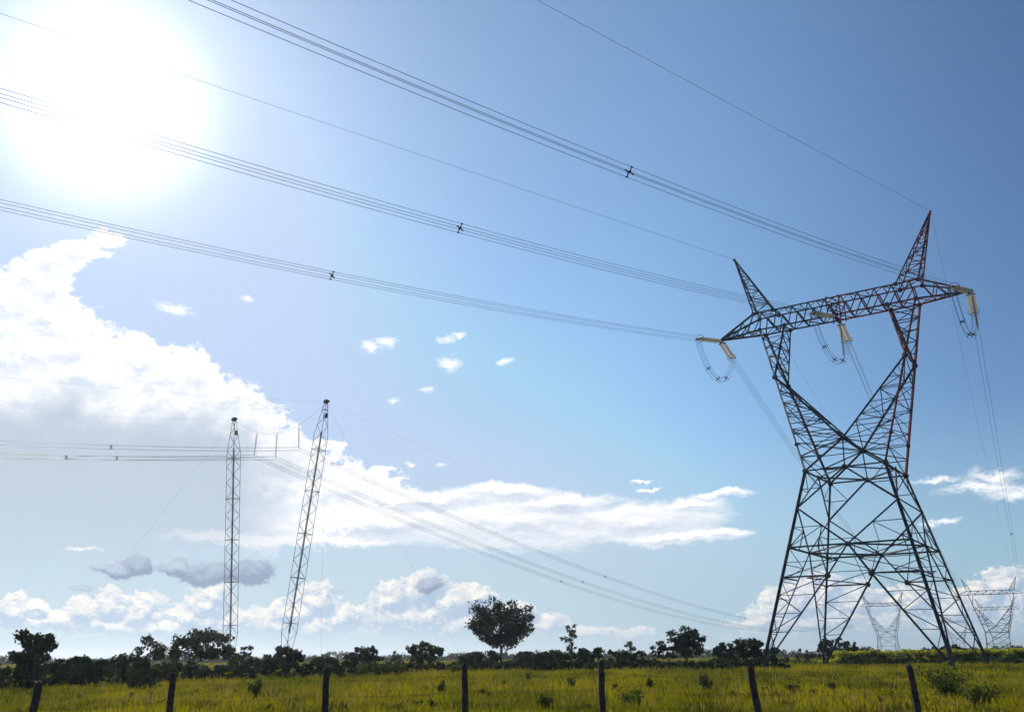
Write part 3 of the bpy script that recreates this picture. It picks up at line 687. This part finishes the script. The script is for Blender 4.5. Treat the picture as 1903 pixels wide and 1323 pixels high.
wire(sag_path(MR1, TA(PB, YBW, 12.8, 38), 13), .008, 'earth_wire', 'faint thin wire from the head of the right guyed mast towards the far tower', 'wire', 'earth wires of the far line')
for P, (u, D), lb in ((MR1, (868, 165), 'guy wire slanting from the head of the right guyed mast down to the right'), (MR1, (597, 98), 'guy wire dropping plumb from the head of the right guyed mast'),
                      (ML1, (60, 118), 'guy wire slanting from the head of the left guyed mast down to the left'), (ML1, (411, 108), 'guy wire dropping plumb from the head of the left guyed mast')):
    q = gp_(u, D); wire(lambda t, P=P, q=q: P*(1-t)+q*t-Vector((0, 0, 4*.5*t*(1-t))), .009, 'guy_wire', lb, 'wire', 'guy wires of the two masts', n=20)

# ------------------------------------------------------------ vegetation
def leaf_quads(c, size, rng, flat=.0):
    """c: (n,3) centres -> vertices and quads of randomly turned leaf shaped faces"""
    n = len(c); a = rng.normal(size=(n, 3)); a[:, 2] *= (1-flat); a /= np.linalg.norm(a, axis=1)[:, None]
    b = rng.normal(size=(n, 3)); b -= (b*a).sum(1)[:, None]*a; b /= np.linalg.norm(b, axis=1)[:, None]
    s = (size*rng.uniform(.6, 1.35, n))[:, None]; a = a*s; b = b*s*.55
    co = np.stack([c-a, c+b-a*.1, c+a, c-b-a*.1], 1).reshape(-1, 3); return co, np.arange(4*n).reshape(-1, 4)
def clump_pts(centers, radii, per, rng):
    out = []
    for c, r in zip(centers, radii):
        n = max(6, int(per)); d = rng.normal(size=(n, 3)); d /= np.linalg.norm(d, axis=1)[:, None]; d *= (rng.uniform(0, 1, n)**.45)[:, None]*r; d[:, 2] *= .75; out.append(c+d)
    return np.concatenate(out)
def plant(name, base, h, w, m, label, cat, group=None, kind='round', dens=1., leaf=.16, seed=0, trunk=None, parts=True):
    """A tree or shrub: forked trunk and limbs, leaf clumps spread unevenly through the crown."""
    rng = np.random.default_rng(seed+11); root = empty(name, base, 0, label, cat, group)
    if kind == 'bush': t0 = .02
    elif kind == 'spread': t0 = .16
    elif kind == 'tall': t0 = .10
    elif kind == 'airy': t0 = .25
    else: t0 = .27
    zc, rz, rx = h*(t0+1)/2, h*(1-t0)/2, w/2
    rc = max(.26, min(w, h)*{'airy': .11, 'round': .105, 'spread': .12, 'tall': .17}.get(kind, .15)); C = []
    nC = int({'bush': 34, 'spread': 46, 'tall': 40, 'airy': 20, 'round': 88}[kind]*dens)
    lob = rng.normal(size=(5, 3))*.5
    while len(C) < nC:
        p = rng.uniform(-1, 1, 3); ex = {'tall': 4, 'bush': 2.8}.get(kind, 2); r = (np.abs(p)**ex).sum()**(1/ex)
        lim = 1 + .22*np.sin(3.1*p[0]+lob[0, 0]*4)*np.cos(2.7*p[1]+lob[0, 1]*4) + .14*np.sin(6*p[2]+5*p[0]+lob[1, 0]*3)
        if r > lim: continue
        if kind in ('round', 'spread') and r < .35 and rng.random() < .6: continue
        x, y, z = p[0]*(rx-rc*.35), p[1]*(rx-rc*.35), p[2]
        if kind == 'tall': x *= .92+.10*z; y *= .92+.10*z
        if kind == 'spread': z = abs(z)**.8*np.sign(z)*(.9 if z > 0 else .55)*(1-.25*(x/rx)**2) + .1
        if kind == 'bush': z = z*(1-.2*r)
        if kind == 'round': x *= (1+.24*z); y *= (1+.24*z)
        C.append((x, y, zc + z*(rz-rc*.45)))
    C = np.array(C); R = rc*rng.uniform(.65, 1.35, len(C))
    per = {'bush': 95, 'spread': 62, 'tall': 85, 'airy': 42, 'round': 54}[kind]*(rc/.6)**1.2*(.16/leaf)**1.2
    co, q = leaf_quads(clump_pts(C, R, min(per, 260), rng), leaf, rng); fast_mesh('crown', co, q, m, root)
    # trunk and limbs
    mb = MB(); r0 = trunk or max(.04, h*.017); lean = rng.normal(size=2)*.04*h; ht = h*(.62 if kind != 'bush' else .4)
    tp = [Vector((lean[0]*t*t + math.sin(t*5+seed)*.015*h*t, lean[1]*t*t, t*ht-.12)) for t in np.linspace(0, 1, 7)]
    mb.tube(tp, [r0*(1.25 if i == 0 else 1-.55*i/6) for i in range(7)], 7)
    for i in rng.permutation(len(C))[:(16 if h > 3 else 8)]:
        a = tp[int(rng.integers(2, 7))]; b = Vector(C[i]); m1 = lerp(a, b, .5) + Vector((rng.normal()*.05*w, rng.normal()*.05*w, -.02*h if kind == 'spread' else .03*h))
        mb.tube([a, m1, b], [r0*.42, r0*.26, r0*.09], 5)
    mb.build('trunk', 'bark', root); return root
def by_px(u, vtop, wpx, D):
    p = at(u, vtop, D); b = Vector((p.x, p.y, G(p.x, p.y))); d = ray(u, 1225); return b, max(.5, p.z-b.z)*1.06, 1.14*wpx*D*abs(d.dot(cf))/FOC/math.hypot(d.x, d.y)
TREES = [  # u, top v, width px, distance, shape, leaves, density, label
 (70, 1176, 66, 62, 'tall', 'leaf_dark', 1.25, 'tall dark vine covered tree at the far left end of the tree line'),
 (158, 1217, 84, 68, 'bush', 'leaf_dark', 1.1, 'flat topped dark bush, second tree from the left'),
 (241, 1209, 72, 70, 'bush', 'leaf_dark', 1.0, 'rounded dark bush between the flat topped bush and the wide spreading tree'),
 (362, 1174, 150, 84, 'spread', 'leaf_olive', 1.7, 'wide spreading tree with open branches left of the left guyed mast'),
 (447, 1203, 62, 84, 'airy', 'leaf_olive', 1.2, 'thin see-through tree at the foot of the left guyed mast'),
 (490, 1213, 44, 80, 'airy', 'leaf_olive', 1.0, 'small loose shrub between the feet of the two guyed masts'),
 (535, 1204, 54, 84, 'round', 'leaf_dark', 1.0, 'dense round tree in front of the foot of the right guyed mast'),
 (608, 1218, 60, 86, 'bush', 'leaf_dark', .9, 'low domed bush just right of the leaning mast'),
 (680, 1201, 62, 90, 'spread', 'leaf_dark', 1.1, 'small umbrella shaped dark tree right of the leaning mast'),
 (733, 1213, 34, 92, 'airy', 'leaf_olive', .8, 'tiny sparse sapling between two small round trees'),
 (792, 1195, 56, 94, 'round', 'leaf_olive', .9, 'small round olive green tree left of the tallest tree'),
 (865, 1211, 30, 84, 'bush', 'leaf_dark', .8, 'narrow dark shrub directly behind a fence post'),
 (902, 1204, 48, 90, 'bush', 'leaf_dark', .9, 'dark pointed shrub at the left foot of the tallest tree'),
 (931, 1120, 117, 105, 'round', 'leaf_dark', 1.5, 'tallest tree, round open crown on a slim trunk at the centre of the tree line'),
 (982, 1206, 60, 86, 'bush', 'leaf_dark', 1., 'dark bush right beside the trunk of the tallest tree'),
 (1028, 1205, 56, 86, 'bush', 'leaf_dark', 1., 'dark bush left of the slender upright tree'),
 (1059, 1165, 30, 96, 'airy', 'leaf_olive', 1.3, 'slender upright see-through tree right of the tallest tree'),
 (1093, 1200, 44, 88, 'bush', 'leaf_dark', 1., 'dark rounded bush right of the slender upright tree'),
 (1168, 1189, 30, 92, 'airy', 'leaf_olive', .8, 'spindly sapling poking above a dark bush right of centre'),
 (1160, 1206, 70, 88, 'bush', 'leaf_dark', 1., 'broad dark bush under the spindly sapling'),
 (1232, 1190, 46, 88, 'airy', 'leaf_dark', 1.4, 'open branched tree leaning against the rounded twin tree'),
 (1275, 1168, 58, 90, 'round', 'leaf_dark', 1.0, 'rounded dark tree about midway between the tallest tree and the pylon'),
 (1345, 1196, 40, 88, 'round', 'leaf_dark', .8, 'small dark tree left of the pylon, left one of a pair'),
 (1392, 1188, 56, 90, 'round', 'leaf_dark', .9, 'dark domed tree left of the pylon, right one of a pair'),
 (1430, 1202, 36, 92, 'bush', 'leaf_dark', .9, 'dark shrub at the left leg of the near pylon'),
 (1500, 1206, 44, 120, 'airy', 'leaf_dark', 1.2, 'loose dark shrub between the two left legs of the pylon'),
 (1548, 1187, 56, 122, 'round', 'leaf_dark', 1.0, 'dark round tree behind the second leg of the pylon'),
 (1592, 1200, 48, 122, 'bush', 'leaf_dark', 1.0, 'low dark mound of leaves behind the middle of the pylon base'),
 (1762, 1197, 92, 124, 'bush', 'leaf_dark', 1.2, 'wide dark bush behind the right legs of the pylon'),
 (1826, 1209, 40, 124, 'bush', 'leaf_dark', .9, 'small dark bush right of the wide bush behind the pylon'),
 (1878, 1205, 44, 130, 'airy', 'leaf_dark', 1.1, 'loose dark tree at the right end below the far tower')]
for i, (u, vt, wp, D, kd, lf, dn, lb) in enumerate(TREES):
    b, h, w_ = by_px(u, vt, wp, D)
    plant('tree' if h > 2.4 and kd != 'bush' else 'shrub', b, h, w_, lf, lb, 'tree' if h > 2.4 and kd != 'bush' else 'shrub', 'trees and bushes of the tree line', kd, dn, .13 if D < 80 else .15, i, .14 if vt == 1120 else None)
k = 0; u = -60
while u < 1990:
    D = 66+min(max(u, 0), 900)/900*18 + RNG.uniform(-3, 6)
    if u > 1440: D = 118 + RNG.uniform(0, 8)
    vt = 1227 + RNG.uniform(-9, 4) + (10 if u < 120 else 4 if u < 460 else 0) + (3 if 640 < u < 880 else 0)
    if 1590 < u < 1720: vt += 4
    b, h, w_ = by_px(u, vt, RNG.uniform(42, 66), D)
    plant('shrub', b, h, w_, 'leaf_dark' if RNG.random() < .6 else 'leaf_olive', 'low nameless shrub in the dark undergrowth filling the foot of the tree line', 'shrub', 'low shrubs filling the foot of the tree line', 'bush', .62, .13, 100+k); k += 1
    u += RNG.uniform(24, 34)
for i, (u, vt, wp, D, lb) in enumerate(((690, 1232, 60, 74, 'low lime green bush in the grass below the umbrella shaped tree'), (735, 1233, 44, 75, 'low lime green bush in the grass left of the small round olive tree'), (262, 1240, 90, 62, 'low yellow green bush in the grass under the wide spreading tree'), (855, 1236, 40, 76, 'low lime green tuft in the grass left of the tallest tree'))):
    b, h, w_ = by_px(u, vt, wp, D); plant('shrub', b, h, w_, 'leaf_green' if i != 2 else 'leaf_olive', lb, 'shrub', 'lime green bushes at the edge of the field', 'bush', .8, .1, 300+i)
# clipped-looking hedge of lime leaves behind the pylon
def hedge():
    a, b = gp_(1541, 112), gp_(1990, 112); root = empty('hedge', a, 0, 'long low lime green hedge of creepers behind the pylon legs at right', 'hedge'); rng = np.random.default_rng(5)
    n = 420; t = rng.uniform(0, 1, n); C = np.array([list((a*(1-x)+b*x)-a) for x in t]); hh = 1.62+.10*np.sin(t*40)+.06*np.sin(t*97)
    hh *= np.clip(t*14, .45, 1)
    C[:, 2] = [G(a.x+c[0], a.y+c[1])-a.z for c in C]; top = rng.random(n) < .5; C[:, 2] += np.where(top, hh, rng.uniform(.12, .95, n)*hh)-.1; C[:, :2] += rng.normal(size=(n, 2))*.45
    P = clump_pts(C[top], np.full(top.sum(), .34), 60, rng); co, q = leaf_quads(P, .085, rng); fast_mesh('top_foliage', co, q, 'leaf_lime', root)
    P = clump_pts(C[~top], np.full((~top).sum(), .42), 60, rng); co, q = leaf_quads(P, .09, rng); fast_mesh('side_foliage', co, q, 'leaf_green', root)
hedge()
def far_wood():
    rng = np.random.default_rng(9); th = rng.uniform(-.75, .75, 2600); r = rng.uniform(330, 420, 2600); x, y = r*np.sin(th), r*np.cos(th)
    h = 1.0+2.2*np.abs(np.sin(th*23)+.6*np.sin(th*61)+.4*np.sin(th*131))/1.6
    C = np.stack([x, y, gz(x, y)+rng.uniform(.1, 1, 2600)*h], -1); P = clump_pts(C, np.full(2600, 1.3), 14, rng); co, q = leaf_quads(P, .45, rng)
    o = fast_mesh('far_wood', co, q, 'leaf_olive'); tag(o, 'thin dark line of far woodland along the horizon', 'wood', kind='stuff')
far_wood()

# ------------------------------------------------------------ grass and weeds of the field
def grass():
    rng = np.random.default_rng(3); N1, N2 = 300000, 30000
    N3 = 40000; r = np.concatenate([25*np.exp(rng.uniform(0, math.log(4.6), N1)), rng.uniform(9, 25, N2), 115*np.exp(rng.uniform(0, math.log(3.2), N3))]); n = len(r); th = rng.uniform(-.66, .66, n)
    x, y = r*np.sin(th), r*np.cos(th); z = gz(x, y)
    cl = .5+.5*np.sin(x*1.7+2*np.sin(y*.6))*np.sin(y*1.3+1.5*np.sin(x*.8)); cl2 = .5+.5*np.sin(x*.31+y*.17)*np.sin(y*.23-x*.12)
    h = (.22+.24*cl+.16*cl2)*rng.uniform(.55, 1.25, n); tall = rng.random(n) < .03; h = np.where(tall, h*1.35, h)
    w = rng.uniform(.008, .020, n)*(1+r/90)*np.where(r > 115, 2.5, 1); az = rng.uniform(0, 2*np.pi, n); ln = rng.normal(size=(n, 2))*np.where(tall, .12, .28)[:, None]*h[:, None]
    dx, dy = np.cos(az)*w, np.sin(az)*w; b = np.stack([x, y, z-.03], -1); o = np.stack([dx, dy, 0*dx], -1); up = np.stack([ln[:, 0], ln[:, 1], h], -1)
    m_ = b+up*np.array([.35, .35, .6]); co = np.stack([b-o, b+o, m_+o*.8, b+up, m_-o*.8], 1).reshape(-1, 3)
    q = np.arange(5*n).reshape(-1, 5); ob = fast_mesh('grass', co, q, 'grass'); tag(ob, 'knee high yellow green pasture grass covering the field', 'grass', kind='stuff')
grass()
def dry_grass():
    rng = np.random.default_rng(21); cx = rng.uniform(-.64, .64, 260); cr_ = 24*np.exp(rng.uniform(0, 1.35, 260)); k = rng.integers(0, 260, 8000)
    X, Y = cr_[k]*np.sin(cx[k]) + rng.normal(size=8000)*1.6, cr_[k]*np.cos(cx[k]) + rng.normal(size=8000)*1.9; Z = gz(X, Y); n = 8000
    h = rng.uniform(.35, .72, n); w = .007*(1+np.hypot(X, Y)/60); ln = rng.normal(size=(n, 2))*.16*h[:, None]; a = rng.uniform(0, 6.28, n)
    o = np.stack([np.cos(a)*w, np.sin(a)*w, 0*a], -1); b = np.stack([X, Y, Z-.02], -1); up = np.stack([ln[:, 0], ln[:, 1], h], -1)
    co = np.stack([b-o*.6, b+o*.6, b+up*.72+o*.6, b+up*.86+o*2.4, b+up, b+up*.86-o*2.4, b+up*.72-o*.6], 1).reshape(-1, 3)
    tag(fast_mesh('dry_grass', co, np.arange(7*n).reshape(-1, 7), 'straw'), 'thin dry straw coloured seed stalks in patches among the green grass', 'grass', kind='stuff')
dry_grass()
def weed(b, h, w, label, seed, group='weeds standing in the grass', cat='plant', m='weed'):
    rng = np.random.default_rng(seed); root = empty('weed', b, 0, label, cat, group); mb = MB(); P = []
    for k in range(int(5+w*6)):
        a = rng.uniform(0, 6.28); r = w/2*rng.uniform(.2, 1); hh = h*rng.uniform(.6, 1); tip = Vector((math.cos(a)*r, math.sin(a)*r, hh)); md = Vector((tip.x*.35, tip.y*.35, hh*.55))
        mb.tube([Vector((tip.x*.1, tip.y*.1, -.05)), md, tip], [.012, .009, .004], 4)
        for t in np.linspace(.25, 1, 9): p = lerp(md*t*2 if t < .5 else md, tip, 0 if t < .5 else (t-.5)*2); P += [np.array(p)+rng.normal(size=3)*.07*max(w, .5) for _ in range(9)]
    mb.build('stem', 'weed', root); co, q = leaf_quads(np.array(P), .038+.012*h, rng, .2); fast_mesh('foliage', co, q, m, root)
def ground_px(u, v):
    d = ray(u, v); t = 10.
    for _ in range(400):
        p = Vector((0, 0, EYE))+d*t
        if p.z <= G(p.x, p.y)+.25: break
        t *= 1.008
    return Vector((p.x, p.y, G(p.x, p.y)))
BIGW = [(1765, 1298, 1.35, 2.0, 'largest leafy weed bush in the grass near the bottom right corner'), (1820, 1312, .9, 1.2, 'leafy weed right of the largest weed bush at bottom right'), (1725, 1262, .6, .5, 'thin weed between the rightmost post and the largest weed bush'), (470, 1300, .95, .7, 'bushy upright weed between the second and third fence posts'),
        (1180, 1318, .8, 1.2, 'broad leafy weed at the bottom edge right of the centre post'), (1020, 1320, .7, .7, 'dark weed at the bottom edge left of the post right of centre'), (820, 1285, .7, .6, 'paired dark weed left of the post in the middle'),
        (1061, 1277, .7, .5, 'round headed weed between the two middle fence posts'), (1472, 1290, .7, .7, 'spotted leafy weed right of the left leaning post under the pylon'), (1312, 1285, .9, .8, 'spiky dark weed left of the left leaning post'), (1209, 1283, .8, .4, 'slim upright weed right of the post below the small trees')]
for i, (u, v, h, w_, lb) in enumerate(BIGW): weed(ground_px(u, v), h, w_, lb, 40+i, m='leaf_green' if i in (0, 1, 4) else 'weed')
for i in range(90):
    u, v = RNG.uniform(-20, 1930), 1252+72*RNG.random()**.8; weed(ground_px(u, v), RNG.uniform(.22, .52), RNG.uniform(.2, .5), 'small dark leafy weed half hidden in the yellow green grass', 80+i, 'small weeds scattered over the field')

# ------------------------------------------------------------ wire fence along the road
FD = 18.
POSTS = [(62, 1323, 73, 1268, .15), (315, 1323, 322, 1252, .13), (604, 1323, 607, 1243, .13), (864, 1323, 864, 1234, .13), (1120, 1323, 1117, 1229, .13), (1409, 1323, 1394, 1240, .15), (1706, 1323, 1690, 1237, .14)]
POSTS = [(-210, 1323, -190, 1285, .14)] + POSTS + [(2000, 1323, 1985, 1243, .14), (2290, 1323, 2270, 1243, .14)]
LP = ['splintered post leaning right at the left edge', 'rounded post leaning slightly right, second from the left', 'slim plumb post below the small trees', 'plumb post at the middle of the photo', 'slim post right of the tallest tree, leaning a little left', 'thick post leaning left below the left pylon legs', 'post leaning left at the right, in front of the pylon']
fr = empty('wire_fence', (0, FD, 0), 0, 'roadside fence of rough wooden posts strung with rusty barbed wire', 'fence'); O = Vector((0, FD, 0)); ends = []
def at_y(u, v, y): d = ray(u, v); return Vector((0, 0, EYE))+d*(y/d.y)
for k, (u0, v0, u1, v1, dm) in enumerate(POSTS):
    a, b = at_y(u0, v0, FD+.02*k), at_y(u1, v1, FD+.02*k); d = (b-a).normalized(); g = G(a.x, a.y); base = a - d*((a.z-g+.35)/d.z); L = (b-base).length; n = 9
    rng = np.random.default_rng(k); pts = [base+d*L*t+Vector((rng.normal()*.006, rng.normal()*.006, 0)) for t in np.linspace(0, 1, n)]
    mb = MB(); mb.tube([p-O for p in pts], [dm/2*f for f in (1.1, 1.08, 1.03, 1.0, .97, .98, .94, .93, .86)], 9)
    # rough split top
    mb.tube([pts[-1]-O-d*.02, pts[-1]-O+d*.03+Vector((.012, 0, 0))], [dm*.40, dm*.22], 7)
    po = mb.build('post', 'post', fr); ends.append((base, d, L, b))
    if 1 <= k <= 7: po['label'] = LP[k-1]
for j, hz in enumerate((.18, .46, .74, 1.02)):
    mb = MB(); pts = []
    for k in range(len(ends)-1):
        f = lambda e: e[3]-e[1]*hz*1.0
        A, B = f(ends[k]), f(ends[k+1])
        pts += [lerp(A, B, t)-Vector((0, .08, .05*4*t*(1-t)))-O for t in np.linspace(0, 1, 9)][:-1]
        for t in np.linspace(.03, .97, 26): p = lerp(A, B, t)-Vector((0, .08, .05*4*t*(1-t)))-O; mb.bar(p+Vector((-.012, 0, -.022)), p+Vector((.012, 0, .022)), .003)
    mb.tube(pts, .0024, 4); mb.build('barbed_wire', 'barbed', fr)

# ------------------------------------------------------------ the air: one even box of thin haze round everything
def haze():
    mb = MB(); R = 9400; z0, z1 = -1.6, 60.
    v = [(i*R, j*R, z) for z in (z0, z1) for i, j in ((-1, -1), (1, -1), (1, 1), (-1, 1))]
    mb.add(v, [(3, 2, 1, 0), (4, 5, 6, 7), (0, 1, 5, 4), (1, 2, 6, 5), (2, 3, 7, 6), (3, 0, 4, 7)])
    m = bpy.data.materials.new('haze'); m.use_nodes = True; nt = m.node_tree; nt.nodes.clear()
    o = nt.nodes.new('ShaderNodeOutputMaterial'); p = nt.nodes.new('ShaderNodeVolumePrincipled'); nt.links.new(p.outputs[0], o.inputs['Volume'])
    p.inputs['Color'].default_value = (.80, .88, .95, 1); p.inputs['Density'].default_value = HAZE; p.inputs['Anisotropy'].default_value = .5
    ob = mb.build('haze', m); tag(ob, 'thin even haze in the air over the whole pasture', 'haze', kind='stuff')
HAZE = .0002
haze()
